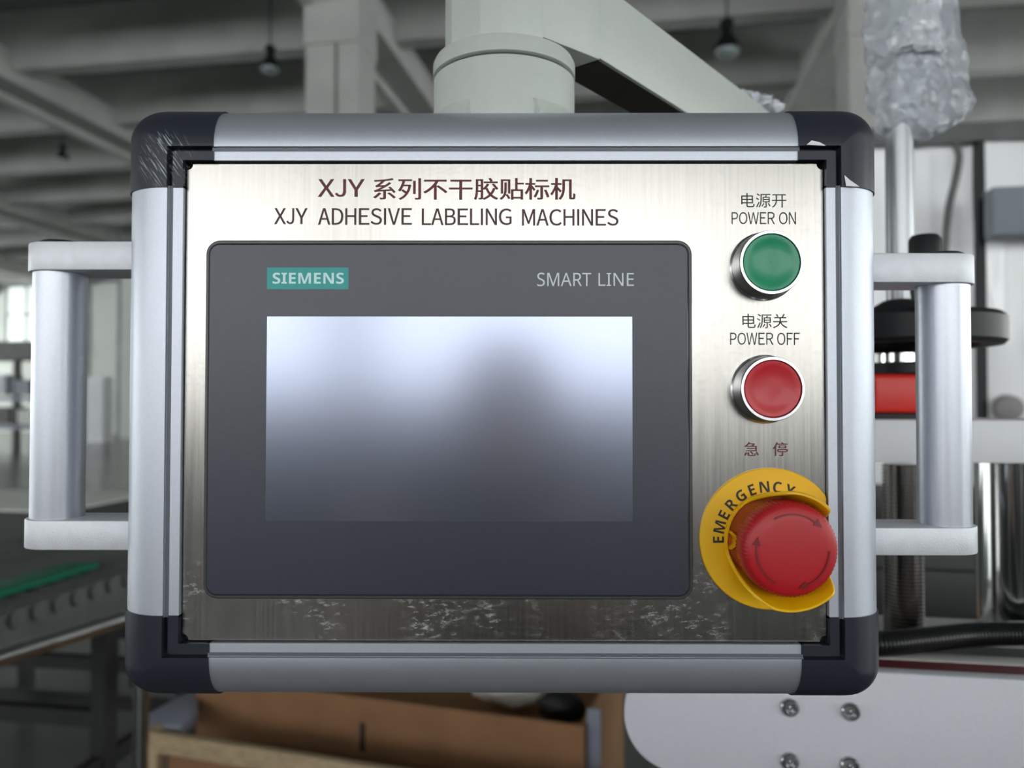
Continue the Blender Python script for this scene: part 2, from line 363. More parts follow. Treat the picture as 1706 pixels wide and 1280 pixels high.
# beams under the ceiling
BH = EYE.z + 5.2
n = 1
for k in range(-4, 9):
    v = 10.8 + 2.4 * k
    struct(MB().box((U0, v - .15, BH), (U1, v + .15, ZC), HW), 'trim_%d' % n, 'concrete', smooth=0); n += 1
LONG = (-30.0, -23.4, -16.8, -10.0, -3.75, 2.85, 9.5)
for u in LONG:
    mb = MB(); mb.box((u - .28, V0, BH - .18), (u + .28, V1, BH + .3), HW); mb.box((u - .36, V0, BH - .30), (u - .2, V1, BH - .18), HW)
    struct(mb, 'trim_%d' % n, 'concrete', smooth=0); n += 1
for u, v in [(-3.75, 9.3), (2.85, 10.1), (-10.0, 20), (9.5, 10.1), (-23.4, 24)]:
    mb = MB(); mb.box((u - .33, v - .3, 0), (u + .05, v + .3, BH - .3), HW); mb.box((u + .09, v - .3, 0), (u + .36, v + .3, BH - .3), HW); mb.box((u - .2, v - .2, 0), (u + .2, v + .2, BH - .3), HW)
    mb.box((u - .34, v - .34, EYE.z + 4.42), (u + .37, v + .34, BH - .2), HW)
    struct(mb, 'trim_%d' % n, 'concrete', smooth=0); n += 1

# pendant lamps
def pendant(px, py, D, dia, label):
    p = P(px, py, EYE.y + D); r = dia / 2
    t = thing('pendant_lamp', p, label, 'lamp', 'pendant lamps under the hall ceiling')
    MB().lathe([(.28 * r, 1.9 * r), (.50 * r, 1.85 * r), (.52 * r, 1.25 * r), (.34 * r, 1.12 * r), (.40 * r, .85 * r), (.95 * r, -.05 * r), (r, -.35 * r), (.93 * r, -.4 * r)], p, (0, 0, 1), 32).build('lamp_housing', 'black', t)
    MB().lathe([(.90 * r, -.35 * r), (.84 * r, -.62 * r), (.6 * r, -.8 * r), (.2 * r, -.88 * r)], p, (0, 0, 1), 32).build('lamp_glass', 'glass_lamp', t)
    MB().cyl(p + Vector((0, 0, 1.5 * r)), Vector((p.x, p.y, ZC - .01)), .012, 8).build('suspension_rod', 'black', t)
pendant(450, 108, 10.4, .27, 'small black pendant lamp hanging left of the tall concrete column')
pendant(1211, 76, 10.2, .36, 'black pendant lamp hanging right of the grey support arm')
pendant(104, 262, 15.5, .26, 'far faint pendant lamp hanging in the left distance of the hall')

# ------------------------------------------------------------------ the photographer, seen only as a dark reflection
def skin_chain(name, joints, edges, m, parent=None, sub=2, **kw):
    me = bpy.data.meshes.new(name); me.from_pydata([j[0] for j in joints], edges, [])
    o = bpy.data.objects.new(name, me); C.objects.link(o); me.materials.append(M[m])
    mod = o.modifiers.new('skin', 'SKIN'); mod.use_smooth_shade = True
    for i, j in enumerate(joints): me.skin_vertices[0].data[i].radius = (j[1], j[2] if len(j) > 2 else j[1])
    me.skin_vertices[0].data[0].use_root = True
    ss = o.modifiers.new('sub', 'SUBSURF'); ss.levels = sub; ss.render_levels = sub
    return place(o, (0, 0, 0), parent, **kw)
bx_, by_ = .03, -.88
pr_ = thing('person', Vector((0, 0, 0)), 'person in a dark jacket behind the camera, mirrored dimly in the unlit screen', 'person')
def q_(x, y, z): return (bx_ + x, by_ + y, z * .955)
J = [(q_(0, 0, .88), .15, .12), (q_(0, 0, 1.05), .15, .11), (q_(0, .0, 1.24), .17, .12), (q_(0, 0, 1.34), .10, .09), (q_(0, .01, 1.41), .055),
     (q_(-.17, 0, 1.31), .07), (q_(-.24, .08, 1.10), .055), (q_(-.17, .33, 1.28), .042), (q_(.17, 0, 1.31), .07), (q_(.24, .08, 1.10), .055), (q_(.08, .33, 1.28), .042),
     (q_(-.09, 0, .80), .10), (q_(-.10, .02, .46), .075), (q_(-.10, 0, .10), .05), (q_(.09, 0, .80), .10), (q_(.10, .02, .46), .075), (q_(.10, 0, .10), .05),
     (q_(-.10, .16, .035), .038), (q_(.10, .16, .035), .038)]
Ed = [(0, 1), (1, 2), (2, 3), (3, 4), (2, 5), (5, 6), (6, 7), (2, 8), (8, 9), (9, 10), (0, 11), (11, 12), (12, 13), (0, 14), (14, 15), (15, 16), (13, 17), (16, 18)]
skin_chain('body', J, Ed, 'person_dark', pr_)
hc_ = Vector(q_(-.02, .03, 1.50))
def headshape():
    bm = bmesh.new(); bmesh.ops.create_icosphere(bm, subdivisions=4, radius=1); vs = []
    for v_ in bm.verts:
        c = v_.co; p_ = Vector((c.x * .074, c.y * .095, c.z * .112))
        if c.z < 0: p_.x *= 1 + .25 * c.z; p_.y *= 1 + .1 * c.z
        if c.y > .3:
            p_.y += .018 * math.exp(-(c.x / .12) ** 2 - ((c.z + .12) / .2) ** 2)       # nose
            for e_ in (-.36, .36): p_.y -= .010 * math.exp(-((c.x - e_) / .16) ** 2 - ((c.z - .08) / .12) ** 2)   # eye sockets
            p_.y += .004 * math.exp(-(c.x / .3) ** 2 - ((c.z + .45) / .07) ** 2)       # mouth
        for e_ in (-1, 1): p_.x += e_ * .010 * math.exp(-((c.x - e_) / .25) ** 2 - (c.y / .15) ** 2 - (c.z / .25) ** 2)
        vs.append(hc_ + p_)
    m_ = MB().add(vs, [tuple(v_.index for v_ in f.verts) for f in bm.faces])
    hv = [];
    for v_ in bm.verts: c = v_.co; hv.append(hc_ + Vector((c.x * .082, c.y * .100 - .010, c.z * .118 + .010)) + Vector((0, -.02 if c.y > .2 and c.z < .5 else 0, 0)))
    hm = MB().add(hv, [tuple(v_.index for v_ in f.verts) for f in bm.faces]); bm.free()
    m_.build('head', 'skin', pr_, smooth=80); hm.build('hair', 'black', pr_, smooth=80)
headshape()
for sg, wx, hx_ in ((-1, -.17, -.10), (1, .08, .03)):
    w0 = Vector(q_(wx, .33, 1.28)); p1 = w0 + Vector((-sg * .015, .05, .05)); pal = w0 + Vector((-sg * .02, .085, .085))
    Jh = [(tuple(w0), .026), (tuple(p1), .032, .018), (tuple(pal), .034, .016)]
    skin_chain('hand', Jh, [(0, 1), (1, 2)], 'skin', pr_, sub=1)
    for f_ in range(4):
        b_ = p1.lerp(pal, .7) + Vector(((f_ - 1.5) * .017, 0, 0)); l_ = (.072, .08, .076, .06)[f_]
        skin_chain('finger', [(tuple(b_), .0088), (tuple(b_ + Vector((0, .02, l_ * .5))), .0085), (tuple(b_ + Vector((-sg * .004, .028, l_ * .8))), .008), (tuple(b_ + Vector((-sg * .006, .026, l_))), .0068)], [(0, 1), (1, 2), (2, 3)], 'skin', pr_, sub=1)
    t0_ = p1 + Vector((-sg * .02, 0, 0)); skin_chain('thumb', [(tuple(t0_), .011), (tuple(t0_ + Vector((-sg * .022, .012, .02))), .0095), (tuple(t0_ + Vector((-sg * .03, .02, .045))), .008)], [(0, 1), (1, 2)], 'skin', pr_, sub=1)
for k_, (u0_, u1_, v0_, v1_, z1_, lb_) in enumerate([(-4.5, -1.3, -3.4, -2.2, 1.25, 'low dark block added behind the photographer, to the left, to darken reflections'), (1.1, 4.6, -3.2, -2.0, 1.3, 'low dark block added behind the photographer, to the right, to darken reflections'), (-9, 9, -8.4, -7.2, 1.35, 'long dark block added below the windows behind the photographer to darken reflections')]):
    t = thing('dark_reflection_block', HW((u0_ + u1_) / 2, (v0_ + v1_) / 2, 0), lb_, 'machine')  # unseen dark blocks, added to darken the screen and plate reflections
    MB().box((u0_, v0_, .0), (u1_, v1_, z1_ - .1), HW).build('body', 'dark_metal', t, bevel=.01)
    MB().box((u0_ - .03, v0_ - .03, z1_ - .1), (u1_ + .03, v1_ + .03, z1_), HW).build('cover', 'dark_metal', t, bevel=.01)

# far left background
def hbox(name, m, px0, px1, py0, py1, v, depth, label, cat, bevel=0.0, group=None, zmin=None):
    a, b = PV(px0, py1, v), PV(px1, py0, v)
    z0 = a.z if zmin is None else zmin
    return MB().box((a.x, v, z0), (b.x, v + depth, b.z), HW).build(name, m, None, bevel=bevel, label=label, cat=cat, group=group)

# tall cabinet/door with frame near the left wall
D1 = 22.0
def door(n):
    v = 30.0
    a, b = PV(147, 738, v), PV(196, 470, v); z1 = b.z
    fr = MB(); fr.box((a.x - .25, v, 0), (a.x, v + .15, z1 + .3), HW); fr.box((b.x, v, 0), (b.x + .25, v + .15, z1 + .3), HW); fr.box((a.x - .25, v, z1), (b.x + .25, v + .15, z1 + .3), HW)
    f = fr.build('door_%d' % n, 'wall_low', None, smooth=0, kind='structure')
    MB().box((a.x, v + .05, 0), (b.x, v + .1, z1), HW).build('door_panel', 'wall', f, smooth=0)
door(1)
a = PV(200, 700, 27); b = PV(226, 462, 27)
struct(MB().box((a.x, 27, 0), (b.x + 3.5, 27.2, b.z), HW), 'wall_partition', 'wall')
hbox('storage_cabinet', 'white_bar', 144, 172, 628, 735, 24.0, .5, 'white cabinet standing far off in front of the pale door', 'cabinet', zmin=0)
# mezzanine-like dark band and windows, left edge
a = PV(-60, 600, 20.0); b = PV(72, 568, 20.0)
t = thing('storage_rack', HW(a.x, 20, 0), 'far grey storage rack with a dark top beam at the left edge', 'rack')
MB().box((a.x, 20, a.z), (b.x, 21, b.z), HW).build('top_beam', 'mid_metal', t, smooth=0)
for px in (-50, 20, 64):
    q = PV(px, 600, 20.0); MB().box((q.x - .06, 20.1, 0), (q.x + .06, 20.3, a.z), HW).build('upright', 'mid_metal', t, smooth=0)
for py in (665, 712):
    q = PV(-50, py, 20.0); q2 = PV(64, py, 20.0); MB().box((q.x, 20, q.z - .06), (q2.x, 20.9, q.z + .06), HW).build('shelf', 'film', t, smooth=0)
k = 0
for px, py, wpx, hh, m, lb in [(-30, 662, 34, .6, 'white_mach', 'pale carton on the upper shelf of the far rack, near its left end'), (14, 662, 30, .45, 'film', 'grey blue carton on the upper shelf of the far rack'),
                           (-20, 710, 30, .5, 'mid_metal', 'dark crate on the lower shelf of the far rack'), (24, 710, 26, .42, 'wall', 'pale crate on the lower shelf of the far rack')]:
    q = PV(px, py, 20.0); q2 = PV(px + wpx, py, 20.0)
    MB().box((q.x, 20.1, q.z + .06), (q2.x, 20.8, q.z + .06 + hh), HW).build('storage_box', m, None, smooth=0, bevel=.01, label=lb, cat='box')

# dark machine with light top behind the conveyor
def zbox(u0, u1, v0, v1, z0, z1): return MB().box((u0, v0, z0), (u1, v1, z1), HW)
t = thing('packing_bench', HW(-2.6, 3.0, 0), 'dark bench with a pale top sheet behind the roller conveyor, left edge', 'bench')
zbox(-4.2, -1.42, 2.74, 3.36, 1.0, 1.012).build('bench_top', 'dark_metal', t, smooth=0)
zbox(-4.15, -1.45, 2.77, 3.33, .52, 1.0).build('bench_body', 'dark_metal', t, smooth=0)
zbox(-4.2, -2.27, 2.745, 3.36, 1.012, 1.018).build('top_sheet', 'wall', t, smooth=0)
for uu in (-4.1, -2.9, -1.5):
    for vv in (2.8, 3.26): zbox(uu, uu + .05, vv, vv + .05, 0, .52).build('leg', 'dark_metal', t, smooth=0)
zbox(-4.05, -1.5, 2.82, 2.85, .22, .27).build('brace', 'dark_metal', t, smooth=0)

# ------------------------------------------------------------------ roller conveyor with green guide
CZ = EYE.z - .54
t = thing('roller_conveyor', HW(-2.0, 2.4, 0), 'dark roller conveyor with a green guide strip, seen below the left handle', 'conveyor')
zbox(-1.66, -1.61, 1.0, 2.68, CZ - .14, CZ - .01).build('side_rail', 'mid_metal', t, smooth=0)
zbox(-2.55, -2.5, 1.0, 2.68, CZ - .14, CZ - .01).build('side_rail', 'mid_metal', t, smooth=0)
v = 1.05; r0 = None
while v < 2.66:
    if r0 is None:
        r0 = MB().cyl(HW(-2.5, v, CZ - .03), HW(-1.60, v, CZ - .03), .026, 16).build('roller', 'mid_metal', t); v0 = v; base = r0.location.copy()
    else:
        c = r0.copy(); c.location = base + (HW(0, v, 0) - HW(0, v0, 0)); C.objects.link(c)
    v += .075
zbox(-1.84, -1.735, 1.0, 2.28, CZ - .004, CZ + .012).build('guide_strip', 'green', t, bevel=.002)
for vv in (1.5, 2.15, 2.6):
    for uu in (-1.66, -2.55):
        zbox(uu, uu + .05, vv, vv + .06, 0, CZ - .12).build('leg', 'dark_metal', t, smooth=0)
for uu in (-1.65, -2.54):
    zbox(uu, uu + .035, 1.5, 2.65, .32, .37).build('brace', 'dark_metal', t, smooth=0)
for vv in (1.51, 2.16, 2.61):
    zbox(-2.52, -1.64, vv, vv + .035, .45, .5).build('brace', 'dark_metal', t, smooth=0)
zbox(-1.64, -1.42, 2.3, 2.62, CZ - .40, CZ - .13).build('motor_box', 'dark_metal', t, bevel=.01)
pts = [HW(-2.0, 1.25, .03), HW(-1.7, 1.45, .03), HW(-1.45, 1.75, .035), HW(-1.28, 2.1, .06), HW(-1.2, 2.35, .2), HW(-1.22, 2.45, .45), HW(-1.3, 2.45, .62)]
def spline(pts, n=10):
    out = []; P_ = [pts[0]] + list(pts) + [pts[-1]]
    for i in range(1, len(P_) - 2):
        for j in range(n):
            t_ = j / n; p0, p1, p2, p3 = P_[i - 1], P_[i], P_[i + 1], P_[i + 2]
            out.append(.5 * ((2 * p1) + (p2 - p0) * t_ + (2 * p0 - 5 * p1 + 4 * p2 - p3) * t_ ** 2 + (3 * p1 - p0 - 3 * p2 + p3) * t_ ** 3))
    out.append(pts[-1]); return out
MB().tube(spline(pts), .028, 12).build('power_cable', 'black', None, label='thick black cable lying on the floor below the conveyor', cat='cable')
pts = [HW(-1.30, 2.1, .9), HW(-1.28, 2.1, .7), HW(-1.24, 2.12, .5), HW(-1.16, 2.15, .3), HW(-1.1, 2.2, .08), HW(-1.2, 2.1, .015)]
MB().tube(spline(pts), .008, 8).build('thin_cable', 'black', None, label='thin black cable dangling beside the conveyor leg down to the floor', cat='cable')

# ------------------------------------------------------------------ bent stainless tube of a cart
tz = EYE.z - .40
A = PZ(-160, 1150, tz); B = PZ(0, 1096, tz); E1 = PZ(196, 1034, tz)
dirv = (E1 - B).normalized(); Cn = E1 + dirv * .035
dn = Vector((Cn.x + dirv.x * .04, Cn.y + dirv.y * .04, tz - .07))
pts = [A, B, B.lerp(E1, .5), E1]
for k in range(1, 7):
    an = math.pi / 2 * k / 6; pts.append(E1 + dirv * .055 * math.sin(an) + Vector((0, 0, -.055 * (1 - math.cos(an)))))
pts.append(Vector((pts[-1].x, pts[-1].y, .0)))
MB().tube(pts, .0145, 20).build('cart_handle', 'stainless', None, label='bent stainless steel tube rail running down left of the cardboard boxes', cat='rail')

# ------------------------------------------------------------------ boxes and crate at the bottom
BA = math.radians(17)
def BX(o):
    c, s_ = math.cos(BA), math.sin(BA)
    return lambda x, y, z: Vector((o.x + x * c + y * s_, o.y - x * s_ + y * c, z))
zt = EYE.z - .677
o1 = PZ(327, 1128, zt); T1 = BX(o1)
o2 = PZ(976, 1206, zt); W1 = (Vector((o2.x, o2.y, 0)) - Vector((o1.x, o1.y, 0))).length
t = thing('cardboard_carton', T1(W1 / 2, .2, .35), 'large open brown cardboard carton below the control panel', 'carton')
th = .008; z0 = .36
MB().box((0, 0, z0), (W1, th, zt), T1).build('front_panel', 'carton', t, smooth=0)
MB().box((0, .5, z0), (W1, .5 + th, zt), T1).build('rear_panel', 'carton', t, smooth=0)
MB().box((0, th, z0), (th, .5, zt), T1).build('side_panel', 'carton', t, smooth=0)
MB().box((W1 - th, th, z0), (W1, .5, zt), T1).build('side_panel', 'carton', t, smooth=0)
MB().box((th, th, z0), (W1 - th, .5, z0 + th), T1).build('bottom_panel', 'carton', t, smooth=0)
MB().box((W1 + .002, .02, zt - .25), (W1 + .03, .028, zt + .03), T1).build('side_flap', 'film', t, smooth=0)
MB().prism([T1(0, .5, zt), T1(W1, .5, zt), T1(W1 - .01, .62, zt + .10), T1(.01, .62, zt + .10)], (0, .004, .004)).build('rear_flap', 'carton', t, smooth=0)
q = PZ(613, 1180, zt)
xs = (P(613, 1238, o1.y).x - o1.x) / math.cos(BA)
xs = W1 * .47
MB().box((xs - .006, -.002, zt - .12), (xs + .006, 0, zt - .055), T1).build('printed_mark', 'ink', t, smooth=0)
# contents
def blob(name, c, r, m, label, cat, amp=.4, sub=3, parent=None, sq=(1, 1, 1), freq=3, seed=0):
    bm = bmesh.new(); bmesh.ops.create_icosphere(bm, subdivisions=sub, radius=1)
    mb = MB(); vs = []
    for v_ in bm.verts:
        d = 1 + amp * noise.noise(v_.co * freq + Vector((seed, 0, 0))) + amp * .4 * noise.noise(v_.co * freq * 3 + Vector((0, seed, 0)))
        vs.append(Vector(c) + Vector((v_.co.x * sq[0], v_.co.y * sq[1], v_.co.z * sq[2])) * d * r)
    mb.add(vs, [tuple(v_.index for v_ in f.verts) for f in bm.faces]); bm.free()
    return mb.build(name, m, parent, smooth=80, label=label, cat=cat)
MB().box((.02, .03, z0 + .01), (W1 - .03, .48, zt - .10), T1).build('inner_box', 'carton', None, smooth=0, bevel=.004, label='closed brown inner box filling the large open carton', cat='box')
blob('crumpled_bag', T1(W1 * .76, .27, zt - .035), .07, 'white_cloth', 'crumpled white plastic bag lying inside the open carton', 'bag', sq=(1.5, .7, .7))
blob('black_pouch', T1(W1 * .90, .2, zt - .045), .05, 'black', 'small black pouch lying at the right end of the open carton', 'pouch', amp=.2, sq=(1.1, .7, .8))
# wooden crate in front
zr = EYE.z - .725
o3 = PZ(236, 1219, zr); T3 = BX(o3); W3 = 1.05
t = thing('wooden_crate', T3(W3 / 2, .2, 0), 'pale pine crate frame standing in front of the brown cartons', 'crate')
MB().box((0, 0, zr - .042), (W3, .02, zr), T3).build('top_rail', 'wood', t, bevel=.001)
MB().box((0, .02, 0.0), (.022, .05, zr - .0), T3).build('post', 'wood', t, bevel=.001)
MB().box((W3 - .022, .02, 0.0), (W3, .05, zr), T3).build('post', 'wood', t, bevel=.001)
MB().box((0, 0, .30), (W3, .02, .36), T3).build('lower_rail', 'wood', t, bevel=.001)
MB().box((0, 0, .0), (W3, .02, .06), T3).build('lower_rail', 'wood', t, bevel=.001)
for k in range(7):
    MB().box((0, .06 + k * .1, .335), (W3, .14 + k * .1, .352), T3).build('floor_board', 'wood', t, smooth=0)
MB().box((.04, .035, .353), (W3 - .03, .09, zr - .06), T3).build('flat_carton', 'carton', None, bevel=.003, label='flat brown carton standing upright behind the crate rail', cat='carton')
# grey-blue slab
q0 = PZ(236, 1206, zr + .03)
p = [PZ(x_, y_, zr) for x_, y_ in ((232, 1196), (300, 1158), (330, 1145), (330, 1186), (303, 1209), (240, 1209))]
MB().prism(p, (0, 0, -.03)).build('foam_slab', 'film', None, bevel=.006, label='grey blue foam slab between the steel tube and the open carton', cat='foam slab')

# =================================================================== MACHINE ON THE RIGHT
zT = EYE.z - .1886                       # top of the machine bed
mroot = thing('labelling_machine', HW(.62, .72, 0), 'white and grey labelling machine bed behind the panel at lower right', 'machine')
PVp = .574
e0 = PV(1152, 1197, PVp); rP = (112 / FPX) * .57
# outline of the rounded side plate in hall u,z
top = PV(1465, 1121, PVp).z
zc = e0.z; rr = (top - zc)
uc = PV(1040, 1197, PVp).x + rr
pts = [(1.15, top), (1.15, zc - rr)] + [(uc - rr * math.sin(a), zc - rr * math.cos(a)) for a in [math.pi * k / 40 for k in range(41)]]
mb = MB().prism([HW(u, PVp, z) for u, z in pts], HW(0, .012, 0) - HW(0, 0, 0))
sp = mb.build('side_plate', 'white_mach', mroot, bevel=.0006, label='white powder coated side plate with a rounded end')
def screw(px, py):
    c = PV(px, py, PVp); o = HW(c.x, PVp, c.z); ax = HW(0, -1, 0) - HW(0, 0, 0)
    m_ = MB().lathe([(.0062, 0), (.0062, .0028), (.0054, .0038), (.0034, .0039), (.0034, .0012)], o, ax, 28, cap=False)
    m_.lathe([(.0034, .0012), (.0014, .0010), (.0001, .0016)], o, ax, 6, cap=False)
    sc_ = m_.build('screw', 'screw', sp)
    return sc_
for px, py in ((1315, 1178), (1416, 1185), (1315, 1268), (1415, 1275)): screw(px, py)
MB().box((uc - .02, PVp + .012, top - .012), (1.15, .590, top - .003), HW).build('plate_edge', 'pale_trim', mroot, smooth=0)
def vat(px, py, z): return toH(PZ(px, py, z)).y
vb0, vb1, vb2 = vat(1465, 1117, top), vat(1465, 1097, top), vat(1465, 1084, top)
MB().box((uc - .03, vb0 + .001, top - .006), (1.15, vb1, top - .0005), HW).build('belt', 'belt_red', mroot, smooth=0)
MB().box((uc - .03, vb1, top - .03), (1.15, vb2, top), HW).build('edge_trim', 'pale_trim', mroot, bevel=.0008)
MB().box((.05, vb2, top - .02), (1.15, .75, top - .006), HW).build('bed_plate', 'table_grey', mroot, smooth=0)
MB().box((.12, vat(1560, 1062, top), top - .006), (.298, .735, top - .002), HW).build('base_tile', 'tile_grey', mroot, bevel=.0006)
MB().box((.302, vat(1560, 1062, top), top - .006), (.60, .735, top - .002), HW).build('base_tile', 'tile_grey', mroot, bevel=.0006)
MB().box((.28, vb1 + .03, 0.02), (1.1, .74, top - .02), HW).build('pedestal', 'dark_metal', mroot, bevel=.004)
MB().box((uc + .02, PVp + .012, zc - rr + .01), (1.1, vb1, top - .03), HW).build('conveyor_core', 'mid_metal', mroot, smooth=0)
for uu in (.33, 1.02):
    for vv in (vb1 + .06, .71):
        MB().cyl(HW(uu, vv, 0), HW(uu, vv, .03), .025, 20).build('foot', 'black', mroot)
# chrome column and white crossbar
cpt = PZ(1683, 1030, top)
DC = .66; cx = P(1683, 900, EYE.y + DC)
MB().cyl(Vector((cx.x, cx.y, top - .004)), Vector((cx.x, cx.y, EYE.z - .035)), .0262, 64).build('chrome_column', 'chrome', mroot)
a = PV(1500, 699.5, .635); b = PV(1500, 770, .635)
MB().box((.10, .635, b.z), (1.0, .72, a.z), HW).build('crossbar', 'white_bar', mroot, bevel=.0012)

# dark things behind, under the crossbar
t = thing('drive_housing', HW(1.0, 1.3, 0), 'dark drive housing behind the lead screw under the white crossbar', 'machine')
MB().box((.22, 1.1, 0.0), (1.35, 1.7, EYE.z - .17), HW).build('body', 'dark_metal', t, bevel=.01)
MB().box((.28, 1.086, EYE.z - .55), (.52, 1.1, EYE.z - .22), HW).build('access_panel', 'dark_metal', t, bevel=.004)
MB().box((.56, 1.086, EYE.z - .55), (.86, 1.1, EYE.z - .22), HW).build('access_panel', 'dark_metal', t, bevel=.004)
hb = toH(P(1620, 800, EYE.y + 1.05)); q = P(1620, 868, EYE.y + 1.05); qq = P(1620, 790, EYE.y + 1.05)

# ------------------------------------------------------------------ lead screw, indicator and handwheel
DS = .64; ax = P(1503, 760, EYE.y + DS); sx, sy = ax.x, ax.y
hroot = thing('height_adjuster', Vector((sx, sy, top)), 'threaded lead screw with red position indicator and black handwheel above', 'handwheel')
def zat(py, D=DS): return P(1503, py, EYE.y + D).z
z_lo, z_hi = top - .004, zat(768)
pitch = .0030; rS = .0155; seg = 40; vs = []; fs = []
nt_ = int((z_hi - z_lo) / pitch); prof = []
z = z_lo
while z < z_hi - pitch:
    prof += [(rS, z - z_lo), (rS, z - z_lo + pitch * .3), (rS - .0020, z - z_lo + pitch * .5), (rS - .0020, z - z_lo + pitch * .8)]; z += pitch
MB().lathe(prof, (sx, sy, z_lo), (0, 0, 1), 40).build('lead_screw', 'thread', hroot)
r_ = .0365
MB().box((sx - r_, sy - .03, zat(700)), (sx + r_, sy + .03, zat(688))).build('indicator_base', 'black', hroot, bevel=.001)
ib = MB().box((sx - r_ - .001, sy - .031, zat(688)), (sx + r_ + .001, sy + .031, zat(625))).build('position_indicator', 'orange_red', hroot, bevel=.004, bseg=3)
MB().cyl((sx, sy, zat(625)), (sx, sy, zat(606)), .033, 40, bev=.001).build('collar', 'black', hroot)
MB().cyl((sx, sy, zat(606)), (sx, sy, zat(588)), .017, 40, bev=.001).build('nut', 'chrome', hroot)
wz0, wz1 = zat(578), zat(528)
wh = MB(); R = .0755
prof = [(R - .022, wz0 + .004), (R - .018, wz0), (R - .003, wz0), (R, wz0 + .003), (R, wz1 - .004), (R - .004, wz1), (R - .016, wz1), (R - .02, wz1 - .004), (R - .022, wz0 + .004)]
wheel = MB().lathe([(r, h) for r, h in prof], (sx, sy, 0), (0, 0, 1), 96, cap=False).build('handwheel_rim', 'black', hroot)
MB().lathe([(.02, zat(588)), (.026, zat(580)), (.028, zat(520)), (.022, zat(512)), (.014, zat(502)), (.010, zat(500))], (sx, sy, 0), (0, 0, 1), 40).build('hub', 'black', hroot)
for k in range(3):
    a_ = math.radians(35 + 120 * k); d = Vector((math.cos(a_), math.sin(a_), 0)); n_ = Vector((-d.y, d.x, 0)); zc_ = (wz0 + wz1) / 2
    pp = [Vector((sx, sy, zc_ - .006)) + d * .02 + n_ * .009, Vector((sx, sy, zc_ - .006)) + d * .066 + n_ * .006, Vector((sx, sy, zc_ - .006)) + d * .066 - n_ * .006, Vector((sx, sy, zc_ - .006)) + d * .02 - n_ * .009]
    MB().prism(pp, (0, 0, .012)).build('spoke', 'black', hroot, bevel=.002)
gp = P(1541, 450, EYE.y + DS - .078)
gy = gp.y; gz0 = wz1 - .002; gz1 = P(1541, 393, gy).z
MB().lathe([(.006, gz0), (.006, gz0 + .004), (.0092, gz0 + .005), (.0108, gz0 + .02), (.0108, gz1 - .003), (.009, gz1)], (gp.x, gy, 0), (0, 0, 1), 32).build('crank_grip', 'black', hroot)
# chrome shaft up into the wrapped head
hd = thing('wrapped_sensor_head', Vector((sx, sy, zat(500))), 'head on a polished rod above the handwheel, wrapped in crumpled clear bubble film', 'machine head')
MB().cyl((sx, sy, zat(500)), (sx, sy, zat(60)), .0107, 48).build('rod', 'rod_grey', hd)
def ring_loft(name, rows, D, m, parent, depth=.5, seg=56, amp=.0, nz=60, seed=0, label=None):
    vs = []; N_ = len(rows)
    for i, (py, x0, x1) in enumerate(rows):
        a_, b_ = P(x0, py, EYE.y + D), P(x1, py, EYE.y + D); c_ = (a_ + b_) / 2; rx = (b_ - a_).length / 2
        for k in range(seg):
            th_ = 2 * math.pi * k / seg
            cc = math.copysign(abs(math.cos(th_)) ** .8, math.cos(th_)); p_ = Vector((c_.x + rx * cc, c_.y + rx * depth * math.sin(th_), c_.z))
            d_ = noise.noise(p_ * nz + Vector((seed, 0, 0))) * amp + noise.noise(p_ * nz * 2.7 + Vector((seed, 5, 0))) * amp * .5
            p_ += Vector((math.cos(th_) * d_, math.sin(th_) * d_, noise.noise(p_ * nz * 1.3) * amp * .5)); vs.append(p_)
    fs = [(i * seg + k, i * seg + (k + 1) % seg, (i + 1) * seg + (k + 1) % seg, (i + 1) * seg + k) for i in range(N_ - 1) for k in range(seg)]
    fs += [tuple(range((N_ - 1) * seg, N_ * seg))]
    mb_ = MB().add(vs, fs); return mb_.build(name, m, parent, smooth=50, label=label)
def interp(rows, n=4):
    out = []
    for i in range(len(rows) - 1):
        for j in range(n):
            t_ = j / n; out.append(tuple(rows[i][q_] * (1 - t_) + rows[i + 1][q_] * t_ for q_ in range(3)))
    return out + [rows[-1]]
MB().lathe([(.019, zat(-60) ), (.019, zat(40)), (.0215, zat(70)), (.0225, zat(96)), (.017, zat(103)), (.010, zat(106))][::-1], (sx + .006, sy, 0), (0, 0, 1), 48).build('head_body', 'powder', hd)
ring_loft('wrap_cap', interp([(-60, 1474, 1566), (20, 1482, 1560), (55, 1472, 1564), (80, 1462, 1568), (98, 1459, 1568), (104, 1470, 1562)]), DS, 'wrap_dense', hd, depth=.95, amp=.004, seed=13, label='crumpled film around the head')
ring_loft('wrap_inner', interp([(108, 1480, 1562), (125, 1478, 1545), (150, 1482, 1535), (180, 1480, 1530), (205, 1479, 1528)]), DS, 'wrap_dense', hd, depth=.9, amp=.004, seed=3, label='dense crumpled clear film')
ring_loft('bubble_wrap', interp([(-70, 1443, 1578), (0, 1441, 1589), (50, 1440, 1596), (100, 1441, 1603), (150, 1446, 1614), (178, 1450, 1621), (192, 1454, 1612), (212, 1462, 1590), (226, 1468, 1560), (236, 1476, 1534)], 5), DS, 'wrap', hd, depth=.42, amp=.005, seed=9, label='clear bubble wrap')

# corrugated hose
hp = [PZ(1380, 1072, top + .009), PZ(1465, 1073, top + .009), PZ(1540, 1066, top + .009), PZ(1620, 1058, top + .009), PZ(1706, 1056, top + .009), PZ(1790, 1060, top + .009)]
path = spline(hp, 40)
MB().tube(path, .009, 14, rad=lambda i: .0092 if i % 3 else .0078).build('corrugated_hose', 'hose', None, label='black corrugated hose lying across the grey machine bed', cat='hose')

